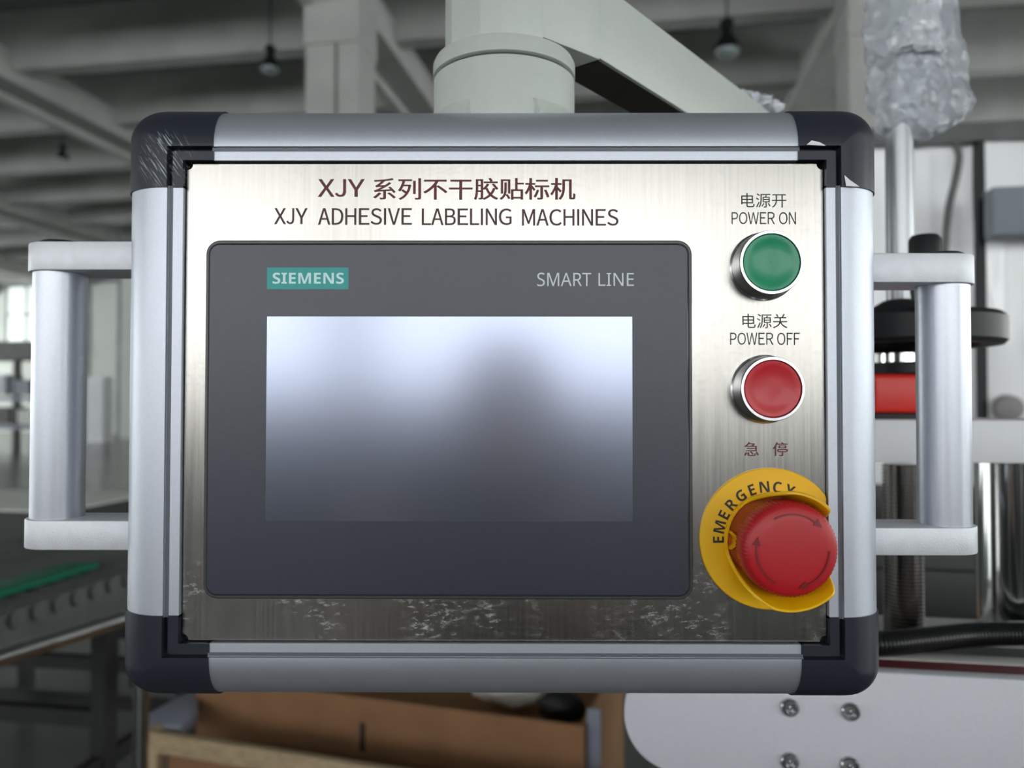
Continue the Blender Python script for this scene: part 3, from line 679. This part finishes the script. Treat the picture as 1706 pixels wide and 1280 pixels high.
# white film-covered machine at right
vF = 2.35
fz1 = PV(1600, 240, vF).z
t = thing('film_covered_machine', HW(1.6, vF, 0), 'tall machine behind, covered in white glossy film sheets between dark posts', 'machine')
def sheet(px0, px1, seed):
    a_, b_ = PV(px0, 600, vF).x, PV(px1, 600, vF).x; nx, nz_ = 30, 30; vs = []
    for j in range(nz_ + 1):
        for i in range(nx + 1):
            u_ = a_ + (b_ - a_) * i / nx; z_ = .25 + (fz1 - .25) * j / nz_
            d_ = .035 * noise.noise(Vector((u_ * 7, seed, z_ * 1.2))) + .012 * noise.noise(Vector((u_ * 18, seed, z_ * 4)))
            vs.append(HW(u_, vF + d_, z_))
    nb = len(vs)
    for p_ in list(vs): vs.append(p_ + Vector((0, .01, 0)))
    fs = []
    W_ = nx + 1
    for j in range(nz_):
        for i in range(nx):
            q_ = (j * W_ + i, j * W_ + i + 1, (j + 1) * W_ + i + 1, (j + 1) * W_ + i); fs.append(q_); fs.append(tuple(nb + x_ for x_ in q_[::-1]))
    rim = [j * W_ for j in range(nz_ + 1)]; 
    for seq in ([i for i in range(W_)], [nz_ * W_ + i for i in range(W_)], [j * W_ for j in range(nz_ + 1)], [j * W_ + nx for j in range(nz_ + 1)]):
        for x_, y_ in zip(seq[:-1], seq[1:]): fs.append((x_, y_, nb + y_, nb + x_))
    return MB().add(vs, fs).build('film_sheet', 'curtain', t, smooth=60)
sheet(1448, 1628, 2); sheet(1640, 1830, 5); sheet(1834, 2050, 8)
for px in (1634, 1832):
    u_ = PV(px, 600, vF).x; MB().box((u_ - .009, vF - .02, 0), (u_ + .009, vF + .02, fz1 + .02), HW).build('post', 'black', t, smooth=0)
u_ = PV(1448, 600, vF).x; ue = PV(2050, 600, vF).x
MB().box((u_, vF - .03, fz1), (ue, vF + .6, fz1 + .05), HW).build('top_beam', 'mid_metal', t, smooth=0)
for k in (u_, ue - .05): MB().box((k, vF + .5, 0), (k + .05, vF + .55, fz1), HW).build('rear_post', 'mid_metal', t, smooth=0)
MB().box((u_, vF - .01, 0.0), (ue, vF + .55, .25), HW).build('plinth', 'dark_metal', t, smooth=0)
a_, b_ = PV(1656, 391, vF - .12), PV(1790, 306, vF - .12)
sg = MB().box((a_.x, vF - .12, a_.z), (b_.x, vF - .06, b_.z), HW).build('control_box', mat('slate_grey_box', (.22, .25, .29), rough=.75), t, bevel=.0015)
MB().box((a_.x + .04, vF - .06, a_.z + .02), (b_.x - .04, vF + .03, b_.z - .02), HW).build('mounting_block', 'mid_metal', t, smooth=0)
pts = [PV(px, py, vF - .06) for px, py in ((1592, 241), (1598, 262), (1592, 300), (1580, 350), (1574, 420), (1570, 520))]
MB().tube(spline([HW(q.x, vF - .06, q.z) for q in pts]), .010, 10).build('tube_line', 'mid_metal', t)
q = PV(1688, 680, vF - .08); MB().lathe([(.034, 0), (.037, .01), (.033, .04), (.018, .05)], HW(q.x, vF - .03, q.z), HW(0, -1, 0) - HW(0, 0, 0), 32).build('round_knob', mat('grey_knob', (.25, .23, .24), rough=.6), t)

# =================================================================== SUPPORT ARM
Yc = .052
jc = P(840, 120, Yc); jx, jy = jc.x, Yc
def jz(py, Y): return P(840, py, Y).z
rj = .0352
zs = jz(88, Yc - rj); zt_ = jz(50, Yc - rj); zb = jz(162, Yc - rj)
arm = thing('support_arm', Vector((jx, jy, zb)), 'pale grey swivel support arm holding the control panel from above', 'support arm')
zpanel = P(853, 189, 0).z
MB().lathe([(rj, zb - .012), (rj, zs - .0006), (rj - .0008, zs)], (jx, jy, 0), (0, 0, 1), 96).build('swivel_base', 'powder', arm)
MB().lathe([(rj - .002, zs), (rj - .002, zs + .0010)], (jx, jy, 0), (0, 0, 1), 96).build('swivel_seam', 'groove', arm)
MB().lathe([(rj - .0008, zs + .0010), (rj + .0003, zs + .0016), (rj + .0003, zt_ - .003), (rj - .0008, zt_ - .0008), (rj - .003, zt_)], (jx, jy, 0), (0, 0, 1), 96).build('swivel_ring', 'powder', arm)
# flange with four corner webs (square foot blended into the round joint)
fz = .1335 + 1.45 - .004
hf = .0392
vs = []; seg = 96; rows = []
for j in range(7):
    t_ = j / 6; z_ = zb + .001 + (fz - zb - .001) * t_
    for k in range(seg):
        a_ = 2 * math.pi * k / seg; c_, s_ = math.cos(a_), math.sin(a_)
        sq = hf / max(abs(c_), abs(s_)); sq = min(sq, hf * 1.22)
        fl = rj + .0 ; diag = max(0, min(1, (min(abs(c_), abs(s_)) / max(abs(c_), abs(s_)) - .35) / .12))
        rr_ = rj + (sq - rj) * (t_ ** 1.2) * diag + (1 - diag) * (-.016) * min(1, t_ * 3.0)
        vs.append(Vector((jx + c_ * rr_, jy + s_ * rr_, z_)))
fs = [(i * seg + k, i * seg + (k + 1) % seg, (i + 1) * seg + (k + 1) % seg, (i + 1) * seg + k) for i in range(6) for k in range(seg)]
fs += [tuple(range(seg)), tuple(range(6 * seg, 7 * seg))]
MB().add(vs, fs).build('swivel_foot', 'powder', arm, smooth=28)
MB().box((jx - .045, jy - .043, fz - .004), (jx + .045, jy + .043, fz)).build('foot_plate', 'powder', arm, bevel=.001)
# elbow housing
HB = EYE.z + .172
def XY(px, D): q_ = P(px, 60, EYE.y + D); return (q_.x, q_.y)
zel0 = zt_ - .006; zel1 = EYE.z + .235
poly = [XY(742, .388), XY(752, .370), XY(800, .357), XY(835, .355), XY(872, .360), XY(905, .369), XY(905, .42), XY(742, .42)]
MB().prism([(x, y, zel0) for x, y in poly], (0, 0, zel1 - zel0)).build('elbow_post', 'powder', arm, bevel=.0006)
ad = (PZ(1913, 668, 1.4) - EYE); 
ang = math.radians(39.1); ux, uy = math.sin(ang), math.cos(ang)
A = P(1000, 98, EYE.y + .394)
def AT(s_, w_, z_): return Vector((A.x + ux * s_ - uy * w_, A.y + uy * s_ + ux * w_, z_))
zA = A.z; hA = .0415
poly = [XY(900, .368), (A.x, A.y), (AT(0, .027, 0).x, AT(0, .027, 0).y), XY(900, .43)]
MB().prism([(x, y, zA - .0005) for x, y in poly], (0, 0, zel1 - zA)).build('elbow_box', 'powder', arm, bevel=.0008)
MB().box((.0005, .0008, zA + .0008), (.34, .0262, zA + hA), AT).build('arm_tube', 'powder', arm, bevel=.0012)
MB().box((.0005, .0012, zA - .0006), (.30, .0255, zA + .0006), AT).build('underside_shade_strip', 'dark_metal', arm, smooth=0)  # dark strip stands for the shade under the pale arm tube
# upright that carries the arm, standing on the machine bed (behind the panel)
pc = AT(.315, .013, 0)
MB().cyl((pc.x, pc.y, top - .006), (pc.x, pc.y, zA + hA + .002), .022, 40, bev=.002).build('arm_post', 'powder', arm)
blob('plastic_wrap_scrap', AT(.225, .013, zA + hA + .004), .010, 'wrap_dense', 'small crumpled clear wrap scrap lying on the support arm near the panel corner', 'plastic wrap', amp=.6, sub=4, sq=(2.0, 1.2, .9), freq=2.5)

# =================================================================== CONTROL PANEL
Z0 = 1.45
XL, XR, ZB, ZT = -.1480, .1847, 1.3285, 1.5878
KX, KR = 1.12, 1.02                                # side rails are a little wider than the top and bottom ones
panel = thing('control_panel', Vector(((XL + XR) / 2, .03, ZB)), 'silver framed control panel with touch screen, three buttons and side handles', 'control panel')
# profile (w inward from outer edge, y depth) for the rails
def arc_prof(off=0.0, gd=-.0019):
    pr = [(-off, .066), (-off, .016)]
    for k in range(1, 11):
        a_ = math.pi / 2 * k / 10; pr.append((.0196 - (.0196 + off) * math.cos(a_), .016 - (.0193 + off) * math.sin(a_)))
    pr += [(.0203, -.0033 - off), (.0205, gd), (.0223, gd), (.0224, -.0026 - off), (.0262, -.0026 - off), (.0262, .0040), (.0262, .066)]
    return pr
def pt(side, s_, w_, y_):
    if side == 'T': return Vector((s_, y_, ZT - w_))
    if side == 'B': return Vector((s_, y_, ZB + w_))
    if side == 'L': return Vector((XL + w_ * KX, y_, s_))
    return Vector((XR - w_ * KR, y_, s_))
CL = .0380                               # corner cap leg length
def rail(side):
    pr = arc_prof(); s0, s1 = (XL + CL * KX - .001, XR - CL * KR + .001) if side in 'TB' else (ZB + CL - .001, ZT - CL + .001)
    n_ = len(pr); vs = [pt(side, s0, w_, y_) for w_, y_ in pr] + [pt(side, s1, w_, y_) for w_, y_ in pr]
    fs = [(i, (i + 1) % n_, n_ + (i + 1) % n_, n_ + i) for i in range(n_)] + [tuple(range(n_))[::-1], tuple(range(n_, 2 * n_))]
    r = MB().add(vs, fs).build('frame_rail', 'alu', panel, smooth=30)
    g = MB(); a_, b_ = pt(side, s0, .0206, 0), pt(side, s1, .0222, 0)
    g.box((min(a_.x, b_.x), -.00195, min(a_.z, b_.z)), (max(a_.x, b_.x), -.0015, max(a_.z, b_.z))).build('groove_line', 'groove', r, smooth=0)
for s_ in 'TBLR': rail(s_)
def corner(sx_, sz_, label):
    off = .0007; pr = arc_prof(off, .0004); Rc = .0150; cx_, cz_ = (XL if sx_ < 0 else XR), (ZB if sz_ < 0 else ZT)
    vs = []; K = 10
    for w_, y_ in pr:
        r_ = max(Rc - w_, .0003); row = []
        row.append((CL, w_))                               # (distance along x from corner, distance along z from corner)
        for k in range(K + 1):
            a_ = math.pi / 2 * k / K; row.append((w_ + r_ - r_ * math.sin(a_), w_ + r_ - r_ * math.cos(a_)))
        row.append((w_, CL))
        for dx, dz in row: vs.append(Vector((cx_ - sx_ * dx * (KX if sx_ < 0 else KR), y_, cz_ - sz_ * dz)))
    m_ = K + 3; n_ = len(pr)
    fs = [(i * m_ + k, i * m_ + k + 1, ((i + 1) % n_) * m_ + k + 1, ((i + 1) % n_) * m_ + k) for i in range(n_) for k in range(m_ - 1)]
    fs += [tuple(i * m_ for i in range(n_)), tuple(i * m_ + m_ - 1 for i in range(n_))[::-1]]
    o = MB().add(vs, fs).build('corner_cap', 'cap', panel, smooth=32, label=label); o['scuff'] = 0.0
    return o
c_tl = corner(-1, 1, 'dark corner cap with pale hatch scuffs'); c_tl['scuff'] = .9
c_tr = corner(1, 1, 'dark corner cap with white tape residue'); c_bl = corner(-1, -1, None); c_br = corner(1, -1, None)
c_tr['scuff'] = .0
for tri in ([(1262, 238), (1268, 231), (1284, 234), (1312, 243), (1280, 242)][0:0] or [(1344, 241), (1352, 234), (1366, 237), (1376, 243)], [(1407, 292), (1416, 300), (1432, 311), (1410, 310)]):
    MB().prism([P(x, y, -.0046) for x, y in tri], (0, .0004, 0)).build('tape_residue', 'residue', c_tr, smooth=0)
# face plate with notched corners
px0, px1, pz0, pz1 = XL + .0299, XR - .0272, ZB + .0268, ZT - .0270
MB().box((XL + .024, .0042, ZB + .024), (XR - .024, .006, ZT - .024)).build('backing_plate', 'gasket', panel, smooth=0)
MB().box((XL + .004, .062, ZB + .004), (XR - .004, .068, ZT - .004)).build('rear_cover', 'mid_metal', panel, bevel=.001)
nr = .0026; pl = []
for (x, z, sx_, sz_, a0) in ((px0, pz0, 1, 1, 0), (px1, pz0, -1, 1, 90), (px1, pz1, -1, -1, 180), (px0, pz1, 1, -1, 270)):
    seq = []
    for k in range(9):
        a_ = math.pi / 2 * k / 8; seq.append((x + sx_ * nr * math.sin(a_), z + sz_ * nr * math.cos(a_)))
    if (sx_ * sz_) < 0: seq = seq[::-1]
    pl += seq
plate = MB().prism([(x, 0, z) for x, z in pl], (0, .0015, 0)).build('face_plate', 'steel', panel, smooth=0, label='brushed stainless steel face plate, scuffed along the lower edge')

# lettering on the plate
TY = -.00008
lettering([('XJY', 530, 607, 298.5, 328), ('系列不干胶贴标机', 622, 958, 296.5, 333)], TY, 'maroon', 'title_lettering', plate, weight=.00018)
lettering([('XJY', 457, 512, 347, 373.5), ('ADHESIVE', 530, 686, 347, 374.5), ('LABELING', 703, 852, 347.5, 375), ('MACHINES', 870, 1030, 348.5, 376)], TY, 'brown_print', 'subtitle_lettering', plate, weight=.00010)
lettering([('电源开', 1235, 1310, 322, 346), ('POWER', 1219, 1291, 353.5, 373.5), ('ON', 1298, 1326, 353.5, 373.8)], TY, 'ink', 'power_on_lettering', plate)
lettering([('电源关', 1237, 1312, 523, 547), ('POWER', 1216.5, 1288.5, 554.5, 574.5), ('OFF', 1295, 1332.5, 554.5, 575)], TY, 'ink', 'power_off_lettering', plate)
lettering([('急', 1240, 1264, 737, 760), ('停', 1288, 1312, 737, 760)], TY, 'maroon', 'stop_lettering', plate, weight=.00006)

# ---- touch screen unit
def rrect(x0, x1, z0, z1, r, n_=8):
    out = []
    for cx_, cz_, a0 in ((x1 - r, z1 - r, 0), (x0 + r, z1 - r, 90), (x0 + r, z0 + r, 180), (x1 - r, z0 + r, 270)):
        for k in range(n_ + 1):
            a_ = math.radians(a0 + 90 * k / n_); out.append((cx_ + r * math.cos(a_), cz_ + r * math.sin(a_)))
    return out
def rings(levels, cap_last=True):          # levels: list of (loop, y)
    vs = []; n_ = len(levels[0][0])
    for lp, y_ in levels: vs += [Vector((x, y_, z)) for x, z in lp]
    fs = [(j * n_ + k, j * n_ + (k + 1) % n_, (j + 1) * n_ + (k + 1) % n_, (j + 1) * n_ + k) for j in range(len(levels) - 1) for k in range(n_)]
    if cap_last: fs.append(tuple((len(levels) - 1) * n_ + k for k in range(n_)))
    fs.append(tuple(range(n_))[::-1])
    return MB().add(vs, fs)
q0, q1 = P(347, 402, 0), P(1152.5, 998, 0)
hx0, hx1, hz0, hz1 = q0.x - .0002, q1.x + .0002, q1.z, q0.z
def L(d, r): return rrect(hx0 + d, hx1 - d, hz0 + d, hz1 - d, r)
rings([(L(0, .0060), 0), (L(0, .0060), -.0014), (L(.0005, .0055), -.0019), (L(.0014, .0046), -.0019)]).build('screen_rim', 'bezel_rim', panel, smooth=30, label='dark rim of the touch screen')
hmi = [o for o in panel.children if o.name.startswith('screen_rim')][-1]
rings([(L(.0012, .0048), -.0010), (L(.0012, .0048), -.00195)]).build('rim_black_line', 'gasket', hmi, smooth=0)  # narrow black line between rim and bezel
rings([(L(.0018, .0044), -.0010), (L(.0018, .0044), -.0024), (L(.0022, .0040), -.0027)]).build('bezel', 'bezel', hmi, smooth=30)
FY = -.0027
s0, s1 = P(445, 527.5, FY), P(1054, 869, FY)
MB().box((s0.x, FY - .00008, s1.z), (s1.x, FY + .0002, s0.z)).build('display', 'display', hmi, smooth=0, label='pale unlit display glass')
g0, g1 = P(445, 446, FY), P(580.5, 482, FY)
MB().box((g0.x, FY - .00006, g1.z), (g1.x, FY + .0002, g0.z)).build('logo_plate', 'teal', hmi, smooth=0, label='teal logo rectangle')
lettering([(sans('SIEMENS', True), 454, 573, 454.5, 473)], FY - .00012, 'logo_print', 'logo_lettering', hmi)
lettering([(sans('SMART'), 895, 985, 454.5, 477), (sans('LINE'), 997, 1056, 455, 476.5)], FY - .00008, 'white_print', 'series_lettering', hmi)

# ---- push buttons
def button(px, py, m, label):
    c = P(px, py, -.011); o = Vector((c.x, 0, c.z)); ax_ = (0, -1, 0)
    col = MB().lathe([(.0148, 0), (.0148, .0006), (.0142, .0012), (.0140, .0030), (.0136, .0100), (.0134, .0109), (.01325, .0111), (.0122, .0111), (.01205, .0108), (.01205, .004)], o, ax_, 96, cap=False).build('push_button', 'chrome_soft', panel, label=label)
    MB().lathe([(.01195, .004), (.01195, .0102), (.0116, .0108), (.0095, .0107), (.0085, .0103), (.004, .0101), (.0001, .0101)], o, ax_, 96, cap=False).build('button_cap', m, col)
button(1286, 437, 'green_btn', 'green push button in a chrome ring')
button(1288, 648, 'red_btn', 'red push button in a chrome ring')

# ---- emergency stop
ec = Vector((.1337, 0, Z0 - .0508)); ax_ = (0, -1, 0)
es = MB().lathe([(.0302, 0), (.0302, .0008), (.0298, .0012), (.0001, .0012)], ec, ax_, 128, rfun=lambda a, r, h: min(1, (.0238 / max(1e-6, -math.cos(a) * r))) if math.cos(a) < -.3 else 1, cap=False).build('emergency_stop_disc', 'yellow', panel, label='round yellow emergency stop disc')
mb = MB()
for i, ch in enumerate('EMERGENCY'):
    th_ = math.radians(181 - 14.1 * i); vs, fs_ = text_mesh(sans(ch, True), .0)
    lx, hx = min(v_.x for v_ in vs), max(v_.x for v_ in vs); hy = max(v_.y for v_ in vs)
    k_ = .0047 / hy; mid = (lx + hx) / 2; wd = 1.0
    dr = Vector((math.cos(th_), 0, math.sin(th_))); tg = Vector((math.sin(th_), 0, -math.cos(th_)))
    mb.add([ec + Vector((0, -.00128, 0)) + dr * (.0199 + v_.y * k_) + tg * ((v_.x - mid) * k_ * wd) for v_ in vs], fs_)
mb.build('disc_lettering', 'ink', es, smooth=0)
# guard collar with two raised lips
def guard():
    vs = []; seg_ = 160
    def hh(a_):
        s_ = abs(math.sin(a_)); c_ = math.cos(a_)
        dg = math.degrees(a_)
        def sm(x): x = max(0, min(1, x)); return x * x * (3 - 2 * x)
        if dg <= 180: h = .0040 + .0210 * sm((128 - dg) / 42) * sm((dg - 14) / 34)
        else: h = .0040 + .0215 * sm((dg - 192) / 68) * sm((346 - dg) / 34)
        return h
    for k in range(seg_):
        a_ = 2 * math.pi * k / seg_; h = hh(a_)
        low = 1.0 if math.sin(a_) < 0 else 0.55
        flare = .0035 * (h / .025) * (1 + .5 * (1 - low) * 0) + (.0018 * (h / .025) if math.sin(a_) < 0 else 0)
        rb = .0196; dr = Vector((math.cos(a_), 0, math.sin(a_)))
        for r_, y_ in ((rb, .001), (rb + flare * .35, h * .5), (rb + flare, h - .0006), (rb + flare - .0004, h), (rb + flare - .0012, h), (rb + flare - .0016, h - .0006), (rb + flare * .35 - .0014, h * .5), (rb - .0014, .001)):
            vs.append(ec + dr * r_ + Vector((0, -y_, 0)))
    n_ = 8
    fs_ = [(k * n_ + i, k * n_ + (i + 1) % n_, ((k + 1) % seg_) * n_ + (i + 1) % n_, ((k + 1) % seg_) * n_ + i) for k in range(seg_) for i in range(n_)]
    return MB().add(vs, fs_).build('guard_collar', 'yellow', es, smooth=50)
guard()
MB().lathe([(.0192, .0010), (.0192, .0016), (.0095, .0016)], ec, ax_, 64, cap=False).build('collar_floor', mat('orange_inner', lin((196, 96, 20)), rough=.5), es)
MB().cyl(ec + Vector((-.0175, -.0012, .0035)), ec + Vector((-.0150, -.0012, -.004)), .0012, 8)
# locking notch
MB().prism([ec + Vector((x, -.0018, z)) for x, z in ((-.0188, .0035), (-.0165, .0008), (-.0165, -.0012), (-.0188, -.0035), (-.0178, -.0038), (-.0148, -.0014), (-.0148, .0010), (-.0178, .0040))], (0, -.004, 0)).build('lock_notch', 'yellow', es, smooth=0)
def knurl(a_, r, h):
    return 1 + (.011 * (math.cos(a_ * 72)) if (.0135 < h < .0262 and r > .017) else 0)
mu = MB().lathe([(.0100, .0016), (.0100, .009), (.0145, .0125), (.0180, .0138), (.0189, .0155), (.0190, .0225), (.0187, .0250), (.0179, .0266), (.0165, .0275), (.0120, .0280), (.006, .0283), (.0001, .0284)], ec, ax_, 288, rfun=knurl, cap=False).build('mushroom_head', 'red_mush', es, smooth=60, label='large red mushroom head')
for k in range(3):
    a0 = math.radians(120 * k + 52); mb = MB(); vs = []
    n_ = 16
    for i in range(n_ + 1):
        a_ = a0 + math.radians(68) * i / n_; dr = Vector((math.cos(a_), 0, math.sin(a_)))
        for r_ in (.0140, .0147): vs.append(ec + dr * r_ + Vector((0, -.0281 + (r_ - .0143) * .1, 0)))
        for r_ in (.0147, .0140): vs.append(ec + dr * r_ + Vector((0, -.0270, 0)))
    fs_ = [(i * 4 + j, i * 4 + (j + 1) % 4, (i + 1) * 4 + (j + 1) % 4, (i + 1) * 4 + j) for i in range(n_) for j in range(4)] + [(0, 1, 2, 3), (n_ * 4 + 3, n_ * 4 + 2, n_ * 4 + 1, n_ * 4)]
    mb.add(vs, fs_)
    a_ = a0; dr = Vector((math.cos(a_), 0, math.sin(a_))); tg = Vector((math.sin(a_), 0, -math.cos(a_)))
    mb.prism([ec + dr * .0162 + Vector((0, -.0277, 0)), ec + dr * .0143 + tg * .0035 + Vector((0, -.0281, 0)), ec + dr * .0128 + Vector((0, -.0282, 0))], (0, .001, 0))
    mb.build('turn_arrow', 'red_dark', mu, smooth=0) if False else mb.build('turn_arrow', 'red_dark', es, smooth=0)

# ---- side handles
def handle(side, xr, yt0, yt1, yb0, yb1, pxo, label):
    rr_ = .0135; yc = .040; r = P(xr[0], 660, yc)
    hx = (P(xr[0], yt1 + 10, yc).x + P(xr[1], yb0 - 5, yc).x) / 2
    zt0, zt1 = P(pxo, yt0, yc - rr_).z, P(pxo, yt1, yc - rr_).z
    zb0, zb1 = P(pxo, yb0, yc - rr_).z, P(pxo, yb1, yc - rr_).z
    root = thing('handle', Vector((hx, yc, zb1)), None, None, parent=panel); root['label'] = label
    sgn = -1 if side == 'L' else 1; xin = XL + .001 if side == 'L' else XR - .001
    for z0_, z1_ in ((zt1, zt0), (zb1, zb0)):
        lp = []
        for k in range(17):
            a_ = -math.pi / 2 + math.pi * k / 16; lp.append((hx + sgn * rr_ * math.cos(a_), yc + rr_ * math.sin(a_)))
        lp += [(xin, yc + rr_), (xin, yc - rr_)]
        MB().prism([(x, y, z0_) for x, y in lp], (0, 0, z1_ - z0_)).build('bracket', 'alu_cast', root, bevel=.0005, smooth=30)
    MB().cyl((hx, yc, zb0), (hx, yc, zt1), .0118, 64).build('grip_tube', 'alu_rod', root)
    for z_, d_ in ((zt0, 1), (zb1, -1)):
        MB().lathe([(.0098, 0), (.0098, .0012 * d_), (.008, .0022 * d_)] if d_ > 0 else [(.0098, 0), (.0098, -.0006), (.008, -.0012)], (hx, yc, z_), (0, 0, 1), 40).build('end_cap', 'black', root)
handle('L', (101, 96), 402, 449.5, 868, 917, 90, 'aluminium bar handle on the left side')
handle('R', (1569.5, 1574), 421.5, 470.5, 880, 926, 1560, 'aluminium bar handle on the right side')
print('SCRIPT DONE', len(bpy.data.objects))
